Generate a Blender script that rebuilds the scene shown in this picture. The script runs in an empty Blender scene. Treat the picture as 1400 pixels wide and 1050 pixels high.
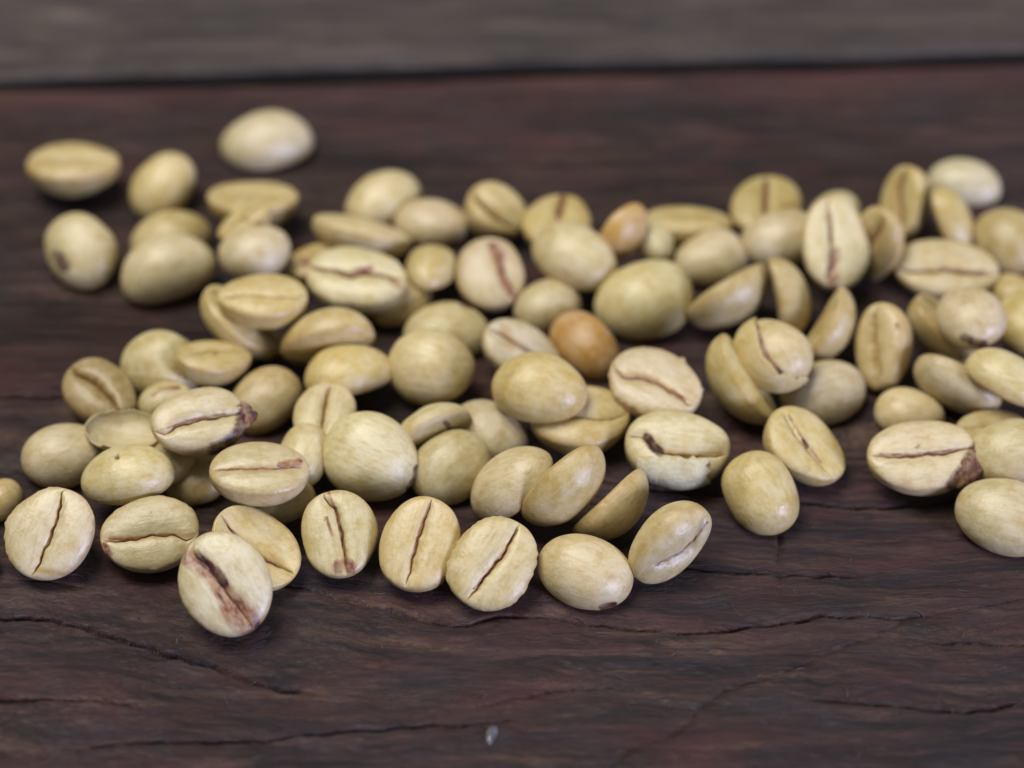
import bpy, math, random
import numpy as np
from mathutils import Vector, Matrix
from mathutils.bvhtree import BVHTree

# ------------------------------------------------------------------ camera
MM = 0.001
PITCH = math.radians(42.0)
DIST = 273.0                 # mm, camera to the point on the table it looks at
FPX = 3500.0                 # focal length in photo pixels (photo 1400 x 1050)
CX, CY = 700.0, 525.0
CP, SP = math.cos(PITCH), math.sin(PITCH)
CAM = np.array([0.0, -DIST * CP, DIST * SP])
RIGHT = np.array([1.0, 0.0, 0.0])
UP = np.array([0.0, SP, CP])
BACK = np.array([0.0, -CP, SP])          # from the scene towards the camera
AX = np.stack([RIGHT, UP, BACK], axis=1)  # camera axes as columns

scene = bpy.context.scene
col = scene.collection
cam_d = bpy.data.cameras.new("camera")
cam = bpy.data.objects.new("camera", cam_d)
col.objects.link(cam)
cam.location = Vector(CAM * MM)
cam.rotation_euler = (math.radians(90) - PITCH, 0, 0)
cam_d.sensor_width = 36.0
cam_d.lens = 36.0 * FPX / 1400.0
cam_d.clip_start = 0.005
cam_d.clip_end = 50.0
cam_d.dof.use_dof = True
cam_d.dof.focus_distance = 0.2495
cam_d.dof.aperture_fstop = 12.5
cam_d.dof.aperture_blades = 0
scene.camera = cam

# ------------------------------------------------------------------ world and lamps (indoor, soft)
world = bpy.data.worlds.new("World")
scene.world = world
world.use_nodes = True
bg = world.node_tree.nodes["Background"]
bg.inputs[0].default_value = (0.86, 0.90, 1.0, 1)
bg.inputs[1].default_value = 0.19


def area(name, loc, target, size, power, colour, size_y=None):
    d = bpy.data.lights.new(name, 'AREA')
    d.shape = 'RECTANGLE'
    d.size = size
    d.size_y = size_y or size
    d.energy = power
    d.color = colour
    o = bpy.data.objects.new(name, d)
    col.objects.link(o)
    o.location = loc
    o.rotation_euler = (Vector(target) - Vector(loc)).to_track_quat('-Z', 'Y').to_euler()
    return o


area("ceiling_lamp", (-0.30, 0.14, 0.95), (0, 0, 0), 0.55, 13.4, (1.0, 0.965, 0.90))
area("window_light", (0.80, -0.72, 0.24), (0, 0, 0), 0.24, 18.0, (0.58, 0.62, 1.0), 0.26)

scene.view_settings.view_transform = 'Standard'
scene.view_settings.look = 'None'
scene.view_settings.exposure = -0.3
scene.view_settings.gamma = 1.0
scene.view_settings.use_curve_mapping = False


# ------------------------------------------------------------------ helpers
def ray(u, v):
    d = (u - CX) / FPX * RIGHT - (v - CY) / FPX * UP - BACK
    return d


def ground(u, v, z=0.0):
    d = ray(u, v)
    t = (z - CAM[2]) / d[2]
    return CAM + d * t


def project(P):
    q = (P - CAM) @ AX
    dep = -q[:, 2]
    return np.stack([CX + FPX * q[:, 0] / dep, CY - FPX * q[:, 1] / dep], axis=1), dep


def new_mat(name):
    m = bpy.data.materials.new(name)
    m.use_nodes = True
    nt = m.node_tree
    for n in list(nt.nodes):
        nt.nodes.remove(n)
    return m, nt


class NT:
    """tiny node-tree writer"""
    def __init__(s, nt):
        s.nt = nt

    def n(s, kind, **kw):
        nd = s.nt.nodes.new(kind)
        for k, v in kw.items():
            if k == 'inp':
                for kk, vv in v.items():
                    if isinstance(vv, bpy.types.NodeSocket):
                        s.nt.links.new(vv, nd.inputs[kk])
                    else:
                        nd.inputs[kk].default_value = vv
            else:
                setattr(nd, k, v)
        return nd

    def math(s, op, a, b=0.0, c=None, clamp=False):
        inp = {0: a, 1: b}
        if c is not None:
            inp[2] = c
        return s.n('ShaderNodeMath', operation=op, use_clamp=clamp, inp=inp).outputs[0]

    def mix(s, f, a, b, blend='MIX'):
        nd = s.n('ShaderNodeMix', data_type='RGBA', blend_type=blend)
        for i, vv in ((0, f), (6, a), (7, b)):
            if isinstance(vv, bpy.types.NodeSocket):
                s.nt.links.new(vv, nd.inputs[i])
            else:
                nd.inputs[i].default_value = vv
        return nd.outputs[2]

    def noise(s, vec, scale, detail=3.0, rough=0.55, dist=0.0):
        return s.n('ShaderNodeTexNoise', inp={'Vector': vec, 'Scale': scale, 'Detail': detail,
                                             'Roughness': rough, 'Distortion': dist}).outputs[0]

    def rng(s, val, a, b, c=0.0, d=1.0):
        return s.n('ShaderNodeMapRange', clamp=True,
                   inp={0: val, 1: a, 2: b, 3: c, 4: d}).outputs[0]

    def scale3(s, vec, x, y, z):
        return s.n('ShaderNodeVectorMath', operation='MULTIPLY',
                   inp={0: vec, 1: (x, y, z)}).outputs[0]


# ------------------------------------------------------------------ materials
def bean_material(name, inner=False):
    m, nt = new_mat(name)
    T = NT(nt)
    out = T.n('ShaderNodeOutputMaterial')
    bs = T.n('ShaderNodeBsdfPrincipled')
    nt.links.new(bs.outputs[0], out.inputs[0])
    oi = T.n('ShaderNodeObjectInfo')
    tc = T.n('ShaderNodeTexCoord')
    # shift the pattern per bean so that no two beans share it
    off = T.n('ShaderNodeCombineXYZ', inp={0: oi.outputs['Random'], 1: T.math('MULTIPLY', oi.outputs['Random'], 7.3),
                                          2: T.math('MULTIPLY', oi.outputs['Random'], 3.1)}).outputs[0]
    vec = T.n('ShaderNodeVectorMath', operation='ADD', inp={0: tc.outputs['Object'], 1: off}).outputs[0]
    base = oi.outputs['Color']
    st = T.n('ShaderNodeAttribute', attribute_name='stain')
    sep = T.n('ShaderNodeSeparateColor', inp={0: st.outputs['Color']})
    big = T.noise(vec, 240.0, 3.0, 0.6)
    fine = T.noise(T.scale3(vec, 420.0, 2000.0, 2000.0), 1.0, 5.0, 0.7)
    blot = T.noise(vec, 620.0, 5.0, 0.7)
    c = T.mix(T.rng(big, 0.32, 0.70, 0.0, 0.85), base, T.mix(0.5, base, T.mix(1.0, base, (0.78, 0.70, 0.50, 1), 'MULTIPLY')))
    c = T.mix(T.rng(blot, 0.42, 0.70, 0.0, 0.75), c, T.mix(0.45, base, (0.70, 0.64, 0.48, 1)))      # pale waxy patches of the dry skin
    c = T.mix(T.rng(blot, 0.48, 0.28, 0.0, 0.75), c, T.mix(1.0, base, (0.80, 0.70, 0.52, 1), 'MULTIPLY'))      # yellower patches
    c = T.mix(T.rng(fine, 0.48, 0.72, 0.0, 0.55), c, (0.33, 0.25, 0.11, 1))      # thin fibres of the skin
    c = T.mix(T.rng(T.noise(vec, 1300.0, 3.0), 0.68, 0.80, 0.0, 0.45), c, (0.28, 0.18, 0.08, 1))
    edge = T.noise(T.scale3(vec, 520.0, 2600.0, 2600.0), 1.0, 5.0, 0.75)
    def ragged(ch, lo, hi, amp):
        v = T.math('ADD', ch, T.math('MULTIPLY', T.math('SUBTRACT', edge, 0.5), amp))
        v = T.math('MULTIPLY', v, T.rng(ch, 0.0, 0.30))
        return T.math('MULTIPLY', T.rng(v, lo, hi), T.rng(T.noise(vec, 1000.0, 3.0), 0.28, 0.60, 0.45, 1.0))
    c = T.mix(T.math('MULTIPLY', sep.outputs[2], T.rng(edge, 0.25, 0.7, 0.35, 1.0)), c, (0.40, 0.24, 0.07, 1))
    red = T.mix(T.rng(fine, 0.38, 0.62), (0.13, 0.036, 0.022, 1), (0.36, 0.17, 0.09, 1))
    c = T.mix(ragged(sep.outputs[0], 0.12, 0.70, 1.5), c, red)
    dark = T.mix(T.rng(fine, 0.4, 0.7), (0.030, 0.010, 0.012, 1), (0.13, 0.035, 0.034, 1))
    c = T.mix(ragged(sep.outputs[1], 0.12, 0.60, 1.2), c, dark)
    nt.links.new(c, bs.inputs['Base Color'])
    nt.links.new(T.rng(blot, 0.3, 0.75, 0.26, 0.50), bs.inputs['Roughness'])
    bs.inputs['Specular IOR Level'].default_value = 0.5
    h = T.math('ADD', T.math('MULTIPLY', fine, 0.45), T.math('ADD', T.noise(vec, 800.0, 5.0, 0.65), T.math('MULTIPLY', T.noise(vec, 2600.0, 3.0, 0.6), 0.25)))
    b = T.n('ShaderNodeBump', inp={'Strength': 0.7, 'Distance': 0.00014, 'Height': h})
    nt.links.new(b.outputs[0], bs.inputs['Normal'])
    return m


def wood_material(name, dark, mid, light, red, film_c, dust_c):
    m, nt = new_mat(name)
    T = NT(nt)
    out = T.n('ShaderNodeOutputMaterial')
    bs = T.n('ShaderNodeBsdfPrincipled')
    nt.links.new(bs.outputs[0], out.inputs[0])
    g = T.n('ShaderNodeAttribute', attribute_name='grain').outputs['Vector']     # millimetres, bent along the grain
    w = T.n('ShaderNodeAttribute', attribute_name='wood_tone')
    wr = T.n('ShaderNodeSeparateColor', inp={0: w.outputs['Color']})
    wn = T.n('ShaderNodeTexNoise', inp={'Vector': T.scale3(g, 0.09, 0.16, 1), 'Scale': 1.0, 'Detail': 4.0, 'Roughness': 0.6})
    wv = T.n('ShaderNodeVectorMath', operation='SUBTRACT', inp={0: wn.outputs['Color'], 1: (0.5, 0.5, 0.5)}).outputs[0]
    g = T.n('ShaderNodeVectorMath', operation='ADD', inp={0: g, 1: T.scale3(wv, 2.0, 3.6, 0.0)}).outputs[0]
    s1 = T.noise(T.scale3(g, 0.02, 0.16, 1), 1.0, 4.0, 0.6, 0.4)
    s2 = T.noise(T.scale3(g, 0.07, 0.62, 1), 1.0, 6.0, 0.7, 0.6)
    s3 = T.noise(T.scale3(g, 0.45, 3.2, 1), 1.0, 5.0, 0.72)
    patch = T.noise(T.scale3(g, 0.05, 0.12, 1), 1.0, 4.0, 0.6)
    film = T.noise(T.scale3(g, 0.09, 0.26, 1), 1.0, 5.0, 0.7)
    dust = T.noise(T.scale3(g, 0.9, 1.5, 1), 1.0, 6.0, 0.8)
    c = T.mix(T.rng(s2, 0.40, 0.60), dark, mid)
    c = T.mix(T.rng(patch, 0.48, 0.66, 0.0, 0.75), c, red)
    c = T.mix(T.math('MULTIPLY', wr.outputs[0], T.rng(s2, 0.25, 0.6)), c, (0.095, 0.030, 0.027, 1))
    c = T.mix(T.rng(film, 0.48, 0.66, 0.0, 0.65), c, film_c)
    s4 = T.noise(T.scale3(g, 0.05, 0.5, 1), 1.0, 5.0, 0.7, 0.7)
    c = T.mix(T.math('MULTIPLY', T.rng(s4, 0.50, 0.64, 0.0, 0.9), T.rng(s1, 0.40, 0.62, 0.25, 1.0)), c, light)
    c = T.mix(T.rng(s4, 0.46, 0.36, 0.0, 0.7), c, dark)
    c = T.mix(T.rng(s3, 0.52, 0.66, 0.0, 0.6), c, dark)
    pore = T.noise(T.scale3(g, 1.3, 6.0, 1), 1.0, 2.0, 0.5)
    c = T.mix(T.rng(pore, 0.60, 0.68, 0.0, 0.7), c, dark)
    c = T.mix(T.rng(dust, 0.58, 0.78, 0.0, 0.40), c, dust_c)
    grit = T.noise(T.scale3(g, 2.6, 4.2, 1), 1.0, 4.0, 0.8)
    c = T.mix(T.rng(grit, 0.60, 0.76, 0.0, 0.5), c, dust_c)
    nt.links.new(c, bs.inputs['Base Color'])
    nt.links.new(T.rng(patch, 0.3, 0.7, 0.46, 0.64), bs.inputs['Roughness'])
    bs.inputs['Specular IOR Level'].default_value = 0.42
    scr = T.noise(T.scale3(g, 1.6, 1.6, 1), 1.0, 5.0, 0.7)
    h = T.math('ADD', T.math('MULTIPLY', s3, 1.2), T.math('ADD', T.math('MULTIPLY', s2, 0.9), T.math('MULTIPLY', scr, 0.5)))
    b = T.n('ShaderNodeBump', inp={'Strength': 1.0, 'Distance': 0.00035, 'Height': h})
    nt.links.new(b.outputs[0], bs.inputs['Normal'])
    return m


M_BEAN = bean_material("parchment_skin")
M_WOOD = wood_material("dark_plank_wood", (0.011, 0.0066, 0.0060, 1), (0.056, 0.026, 0.022, 1),
                       (0.115, 0.062, 0.040, 1), (0.080, 0.025, 0.022, 1), (0.038, 0.029, 0.033, 1), (0.120, 0.095, 0.085, 1))
M_WOOD2 = wood_material("weathered_plank_wood", (0.040, 0.029, 0.025, 1), (0.100, 0.076, 0.063, 1),
                        (0.160, 0.122, 0.100, 1), (0.100, 0.068, 0.056, 1), (0.060, 0.055, 0.056, 1), (0.15, 0.122, 0.106, 1))


def plain(name, colour, rough):
    m, nt = new_mat(name)
    T = NT(nt)
    out = T.n('ShaderNodeOutputMaterial')
    bs = T.n('ShaderNodeBsdfPrincipled')
    nt.links.new(bs.outputs[0], out.inputs[0])
    tc = T.n('ShaderNodeTexCoord')
    nz = T.noise(tc.outputs['Object'], 900.0, 4.0, 0.6)
    c2 = tuple(x * 0.6 for x in colour[:3]) + (1,)
    nt.links.new(T.mix(T.rng(nz, 0.35, 0.65), colour, c2), bs.inputs['Base Color'])
    bs.inputs['Roughness'].default_value = rough
    b = T.n('ShaderNodeBump', inp={'Strength': 0.5, 'Distance': 0.0001, 'Height': nz})
    nt.links.new(b.outputs[0], bs.inputs['Normal'])
    return m


M_SIDE = plain("gap_shade_plank_side", (0.012, 0.009, 0.008, 1), 0.85)  # plank sides near black: the gap's shade is put into their colour
M_UNDER = plain("table_frame_wood", (0.02, 0.016, 0.014, 1), 0.8)
M_SPECK = plain("grey_resin", (0.13, 0.125, 0.14, 1), 0.2)


def torn_material():
    m, nt = new_mat("torn_dry_skin")
    T = NT(nt)
    out = T.n('ShaderNodeOutputMaterial')
    bs = T.n('ShaderNodeBsdfPrincipled')
    nt.links.new(bs.outputs[0], out.inputs[0])
    v = T.n('ShaderNodeTexCoord').outputs['Object']
    f = T.noise(T.scale3(v, 2600.0, 500.0, 900.0), 1.0, 5.0, 0.7)
    p = T.noise(v, 700.0, 4.0, 0.6)
    c = T.mix(T.rng(f, 0.38, 0.62), (0.050, 0.014, 0.014, 1), (0.22, 0.085, 0.050, 1))
    c = T.mix(T.rng(p, 0.52, 0.68, 0.0, 0.8), c, (0.40, 0.26, 0.13, 1))
    nt.links.new(c, bs.inputs['Base Color'])
    bs.inputs['Roughness'].default_value = 0.55
    b = T.n('ShaderNodeBump', inp={'Strength': 1.0, 'Distance': 0.0003, 'Height': f})
    nt.links.new(b.outputs[0], bs.inputs['Normal'])
    return m


M_TORN = torn_material()


def mesh_obj(name, V, F, mat, parent=None, smooth=True, loc=(0, 0, 0), normals=None):
    me = bpy.data.meshes.new(name)
    V = np.asarray(V, dtype=np.float64)
    F = np.asarray(F)
    nv, nf = len(V), len(F)
    me.vertices.add(nv)
    me.vertices.foreach_set("co", (V * MM).ravel())
    k = F.shape[1]
    me.loops.add(nf * k)
    me.loops.foreach_set("vertex_index", F.ravel().astype(np.int32))
    me.polygons.add(nf)
    me.polygons.foreach_set("loop_start", np.arange(0, nf * k, k, dtype=np.int32))
    me.polygons.foreach_set("use_smooth", np.full(nf, smooth))
    me.update(calc_edges=True)
    me.validate()
    if normals is not None:
        me.normals_split_custom_set_from_vertices([tuple(n) for n in normals])
    me.materials.append(mat)
    o = bpy.data.objects.new(name, me)
    col.objects.link(o)
    o.location = Vector(np.asarray(loc, dtype=float) * MM)
    if parent is not None:
        o.parent = parent
    return o


# ------------------------------------------------------------------ table: two planks over a frame board
GAPL, GAPR = ground(0, 113), ground(1400, 74)
gdir = (GAPR - GAPL)[:2] / np.linalg.norm((GAPR - GAPL)[:2])
gslope = gdir[1] / gdir[0]
gy0 = GAPL[1] - gslope * GAPL[0]        # y of the gap's centre line at x = 0

CRACKS = [  # photo points of each crack, depth, half width (mm), is it part of the grain flow
    ([(-120, 838), (0, 845), (50, 845), (100, 854), (150, 869), (200, 885), (250, 900), (300, 915), (340, 931), (385, 943), (430, 949)], 1.15, 0.18, 1),
    ([(150, 745), (300, 772), (403, 800), (466, 817), (528, 832), (575, 845), (623, 856), (700, 841), (797, 851), (872, 860), (954, 865), (1017, 858), (1080, 851), (1130, 842), (1225, 845), (1270, 840)], 0.75, 0.16, 1),
    ([(860, 770), (948, 777), (1001, 781), (1064, 785), (1120, 786), (1180, 788)], 0.75, 0.15, 1),
    ([(1066, 716), (1066, 745), (1063, 770), (1065, 795), (1067, 825)], 0.40, 0.13, 0),
    ([(-120, 955), (0, 957), (90, 956), (160, 960), (195, 968)], 0.85, 0.16, 1),
    ([(60, 1028), (190, 1015), (340, 1014), (430, 1003), (520, 997), (570, 992), (640, 991), (700, 985)], 0.75, 0.15, 1),
    ([(655, 966), (700, 957), (755, 946), (800, 941), (850, 941)], 0.5, 0.13, 0),
    ([(835, 961), (900, 963), (952, 968), (975, 957), (990, 945), (1020, 935), (1055, 925), (1095, 910), (1140, 890), (1190, 872), (1230, 853), (1290, 838), (1400, 819), (1500, 806)], 0.34, 0.14, 0),
    ([(952, 968), (945, 985), (912, 1008), (870, 1022), (842, 1042), (830, 1075)], 0.34, 0.15, 0),
    ([(1085, 949), (1130, 957), (1210, 963), (1250, 967), (1310, 973), (1350, 970), (1400, 961), (1500, 950)], 0.75, 0.16, 1),
    ([(1240, 872), (1300, 879), (1400, 881), (1500, 884)], 0.6, 0.15, 1),
    ([(-120, 545), (0, 543), (90, 542), (200, 548), (420, 575), (700, 632), (900, 668), (1095, 685), (1133, 690), (1180, 693), (1243, 691), (1330, 683), (1500, 674)], 0.9, 0.20, 1),
    ([(-120, 366), (0, 366), (60, 365), (150, 368), (330, 366)], 0.3, 0.25, 1),
    ([(-120, 574), (0, 575), (60, 572), (110, 575)], 0.4, 0.16, 0),
    ([(150, 905), (230, 935), (300, 952), (380, 968)], 0.35, 0.12, 0),
    ([(380, 835), (440, 858), (520, 873), (590, 884)], 0.4, 0.14, 0),
    ([(395, 862), (450, 884), (520, 905)], 0.35, 0.12, 0),
    ([(0, 790), (80, 796), (160, 812), (230, 832)], 0.3, 0.12, 0),
    ([(700, 905), (760, 912), (840, 914), (900, 908)], 0.3, 0.12, 0),
    ([(1110, 735), (1200, 741), (1300, 737), (1400, 742), (1500, 745)], 0.3, 0.13, 0),
    ([(1100, 790), (1200, 802), (1310, 800), (1420, 806)], 0.25, 0.12, 0),
]


def dense_axis(lo, hi, step, far_lo, far_hi):
    mid = np.arange(lo, hi + step * .5, step)
    def tail(start, end, sgn):
        out, p, s = [], start, step
        while (end - p) * sgn > 0:
            s *= 1.35
            p = p + sgn * min(s, 12.0)
            out.append(p)
        if out:
            out[-1] = end
        return out
    return np.array(list(reversed(tail(lo, far_lo, -1))) + list(mid) + tail(hi, far_hi, 1))


def lowfreq(x, y, seed, sc):
    r = np.random.RandomState(seed)
    z = np.zeros_like(x)
    for k in range(7):
        a = r.uniform(0, 2 * np.pi)
        f = sc * r.uniform(0.5, 1.8)
        z += np.sin((x * np.cos(a) * 0.35 + y * np.sin(a)) * f + r.uniform(0, 6.28)) / 7
    return z


def build_plank(name, parent, xs, vs, y_of, edge_front, edge_back, cracks, mat, seed, thick=18.0, red_edge=0):
    """a board with a relief top, its sides going down 'thick' millimetres"""
    nx, ny = len(xs), len(vs)
    X, W = np.meshgrid(xs, vs)
    Y = y_of(X, W)
    P = np.stack([X.ravel(), Y.ravel()], axis=1)
    # grain flow: cracks that follow the grain bend the texture coordinates
    num = np.zeros(len(P)); den = np.full(len(P), 0.08)
    tone = np.zeros(len(P))
    Z = lowfreq(P[:, 0], P[:, 1], seed, 0.16) * 0.12 + lowfreq(P[:, 0], P[:, 1], seed + 1, 0.9) * 0.035
    rs = np.random.RandomState(seed + 5)
    for pts, depth, hw, flow in cracks:
        g = np.array([ground(*q)[:2] for q in pts])
        # finer, slightly wandering line
        t = np.linspace(0, len(g) - 1, (len(g) - 1) * 9 + 1)
        i = np.minimum(t.astype(int), len(g) - 2)
        f = (t - i)[:, None]
        p0 = g[np.maximum(i - 1, 0)]; p1 = g[i]; p2 = g[i + 1]; p3 = g[np.minimum(i + 2, len(g) - 1)]
        q = 0.5 * (2 * p1 + (p2 - p0) * f + (2 * p0 - 5 * p1 + 4 * p2 - p3) * f ** 2 + (3 * p1 - p0 - 3 * p2 + p3) * f ** 3)
        q[:, 1] += rs.normal(0, 0.055, len(q)) + 0.10 * np.sin(np.arange(len(q)) * 0.8 + rs.uniform(0, 6))
        wv = 0.95 + 0.22 * np.sin(np.arange(len(q)) * 0.37 + rs.uniform(0, 6)) + rs.uniform(-.15, .15, len(q))
        sel = np.where((P[:, 0] > q[:, 0].min() - 2) & (P[:, 0] < q[:, 0].max() + 2) &
                       (P[:, 1] > q[:, 1].min() - 3) & (P[:, 1] < q[:, 1].max() + 3))[0]
        best = np.full(len(sel), 1e9); bw = np.ones(len(sel)); bt = np.zeros(len(sel))
        ps = P[sel]
        for k in range(len(q) - 1):
            a, b = q[k], q[k + 1]
            near = np.where((ps[:, 0] > min(a[0], b[0]) - 1.5) & (ps[:, 0] < max(a[0], b[0]) + 1.5))[0]
            if not len(near):
                continue
            d = b - a
            tt = np.clip(((ps[near] - a) @ d) / (d @ d + 1e-9), 0, 1)
            dist = np.linalg.norm(ps[near] - (a + tt[:, None] * d), axis=1)
            up = dist < best[near]
            best[near[up]] = dist[up]; bw[near[up]] = wv[k]; bt[near[up]] = k / (len(q) - 1)
        ends = np.clip(np.minimum(bt, 1 - bt) * 9 + 0.25, 0, 1)
        ww = (hw + 0.01) * np.clip(bw, 0.65, 1.3)
        Z[sel] -= (1.1 if depth > .62 else .85) * depth * ends * np.exp(-(best / ww) ** 2) + 0.05 * np.exp(-(best / 0.8) ** 2)
        if depth > 0.6:
            tone[sel] += 0.25 * np.exp(-(best / 1.3) ** 2) * (0.5 + 0.5 * np.sin(bt * 23 + seed))
        if flow:
            o = np.argsort(q[:, 0])
            cy = np.interp(P[:, 0], q[o, 0], q[o, 1])
            wgt = np.exp(-((P[:, 1] - cy) / 7.0) ** 2)
            num += wgt * (q[:, 1].mean() - cy); den += wgt
    GY = P[:, 1] + num / den
    if red_edge:
        dd = (gy0 + gslope * P[:, 0]) - P[:, 1]
        tone += 1.1 * np.exp(-((dd - 2.5) / 4.0) ** 2)
        # the reddish bands of the photo
        for uv0, uv1, wd, am in (((0, 525), (120, 528), 2.2, .8), ((1090, 668), (1260, 672), 2.6, .9), ((0, 942), (150, 946), 1.4, .5),
                                 ((600, 520), (720, 545), 2.5, .8), ((470, 808), (560, 826), 1.2, .6), ((1000, 600), (1100, 640), 2.5, .6),
                                 ((880, 845), (1020, 842), 1.2, .5), ((1280, 845), (1380, 850), 3.5, .5)):
            a, b = ground(*uv0)[:2], ground(*uv1)[:2]
            d = b - a
            tt = np.clip(((P - a) @ d) / (d @ d), 0, 1)
            dist = np.linalg.norm(P - (a + tt[:, None] * d), axis=1)
            tone += am * np.exp(-(dist / wd) ** 2)
    # worn arris along the long edges
    for e in (edge_front, edge_back):
        dist = np.abs(P[:, 1] - e(P[:, 0]))
        Z -= 0.7 * np.exp(-(dist / 0.45) ** 1.3) * (1 + 0.5 * lowfreq(P[:, 0], P[:, 1], seed + 9, 0.8))
    V = [np.stack([P[:, 0], P[:, 1], Z], axis=1)]
    idx = np.arange(nx * ny).reshape(ny, nx)
    F = [np.stack([idx[:-1, :-1], idx[:-1, 1:], idx[1:, 1:], idx[1:, :-1]], axis=-1).reshape(-1, 4)]
    base = nx * ny
    ring = np.concatenate([idx[0, :], idx[1:, -1], idx[-1, -2::-1], idx[-2:0:-1, 0]])
    low = V[0][ring].copy(); low[:, 2] = -thick
    V.append(low)
    n = len(ring)
    li = base + np.arange(n)
    F.append(np.stack([np.roll(ring, -1), ring, li, np.roll(li, -1)], axis=1))
    V = np.concatenate(V); F = np.concatenate(F)
    o = mesh_obj(name, V, F, mat, parent)
    me = o.data
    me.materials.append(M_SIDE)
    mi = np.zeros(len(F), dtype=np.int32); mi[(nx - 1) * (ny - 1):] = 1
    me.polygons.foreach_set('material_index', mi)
    at = me.attributes.new("grain", 'FLOAT_VECTOR', 'POINT')
    gv = np.zeros((len(V), 3), dtype=np.float32)
    gv[:base, 0] = P[:, 0] + seed * 37.0; gv[:base, 1] = GY
    gv[base:, 0] = low[:, 0] + seed * 37.0; gv[base:, 1] = low[:, 1] + low[:, 2]
    at.data.foreach_set("vector", gv.ravel())
    at = me.attributes.new("wood_tone", 'FLOAT_COLOR', 'POINT')
    cv = np.zeros((len(V), 4), dtype=np.float32)
    cv[:base, 0] = np.clip(tone, 0, 1)
    at.data.foreach_set("color", cv.ravel())
    return o


GAP = 1.5   # half width of the gap, mm
yb = ground(700, 1050)[1]
front_edge = lambda x: gy0 + gslope * x - GAP + .22 * np.sin(x * .085 + 1) + .13 * np.sin(x * .29)
back_edge = lambda x: gy0 + gslope * x + GAP + .28 * np.sin(x * .06 + 2.2) + .14 * np.sin(x * .23 + 1)

# frame board the planks lie on
bw, bd = 380.0, 330.0
bv = np.array([[sx * bw, sy * bd + 20, z] for z in (-38.0, -18.2) for sy in (-1, 1) for sx in (-1, 1)])
bf = np.array([[0, 2, 3, 1], [4, 5, 7, 6], [0, 1, 5, 4], [2, 6, 7, 3], [0, 4, 6, 2], [1, 3, 7, 5]])
table = mesh_obj("table", bv, bf, M_UNDER, smooth=False)
table["kind"] = "structure"
table["label"] = "dark brown weathered wooden table top of two planks"
table["category"] = "table"

xs = dense_axis(-64, 64, 0.36, -360, 360)
span = gy0 - GAP - (yb - 6)
vs = dense_axis(0.0, span, 0.135, 0.0, span + 95)       # distance in front of the gap edge
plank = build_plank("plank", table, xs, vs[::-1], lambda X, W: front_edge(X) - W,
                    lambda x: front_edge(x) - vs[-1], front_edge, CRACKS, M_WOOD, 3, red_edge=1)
plank["label"] = "dark reddish brown cracked plank under the beans"
xs2 = dense_axis(-70, 70, 0.8, -360, 360)
vs2 = dense_axis(0.0, 30, 0.3, 0.0, 150)
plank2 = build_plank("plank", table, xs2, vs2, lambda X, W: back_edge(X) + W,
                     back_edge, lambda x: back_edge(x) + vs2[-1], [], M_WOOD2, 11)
plank2["label"] = "greyer paler plank behind the dark gap"

# ------------------------------------------------------------------ coffee beans
COL = {
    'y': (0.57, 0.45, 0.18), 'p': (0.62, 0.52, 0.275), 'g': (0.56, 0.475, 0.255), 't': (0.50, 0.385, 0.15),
    'o': (0.53, 0.29, 0.08), 'O': (0.57, 0.35, 0.10), 'w': (0.64, 0.56, 0.335), 'k': (0.59, 0.485, 0.25), 'b': (0.40, 0.29, 0.11),
}
# key, outline in the photo (x0, x1, y0, y1), axis angle, tilt of the flat face off the camera, direction of that tilt, options, label
# tilt 0 = flat grooved face towards the camera, 180 = rounded back towards the camera
B = []


def bean(key, box, th, al, ph, label, **kw):
    B.append((key, box, th, al, ph, label, kw))


# --- back left, loose beans
bean('a3', (302, 428, 150, 234), 8, 140, -90, "pale smooth bean lying alone farthest back, nearest the gap between planks", c='w', r=.74)
bean('a1', (40, 160, 192, 273), -3, 58, 92, "yellowish bean with pointed left tip, alone in the back left corner", c='y', taper=-.12)
bean('a2', (175, 270, 210, 302), 62, 152, -70, "egg shaped yellow bean standing between the back left corner bean and the cluster", c='y', r=.78)
bean('a4', (58, 163, 293, 394), -48, 158, -60, "pale round bean with one dark red spot, at far left of the back", c='p', r=.84,
     st=[(1, 9, [(78, 349), (84, 358), (88, 364)])])
bean('a5', (283, 408, 248, 302), -2, 62, 90, "flat yellowish bean lying face up behind a small grooved bean, back left", top=1, c='y', d=.8)
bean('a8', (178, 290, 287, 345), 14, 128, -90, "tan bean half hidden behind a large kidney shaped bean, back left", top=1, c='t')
bean('a6', (291, 378, 278, 330), 38, 58, 120, "small bean with a brown groove end, wedged over a round bean, back left", c='y', g=.5, st=[(0, 4, [(333, 300), (341, 303)])])
bean('a9', (167, 295, 318, 418), 20, 150, -80, "large pale kidney shaped bean in front of a tan one, back left", c='p', bend=.22, r=.78)
bean('a7', (300, 396, 306, 384), 18, 145, -90, "round greenish bean touching the right of the kidney shaped one", c='g', r=.84)
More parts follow.
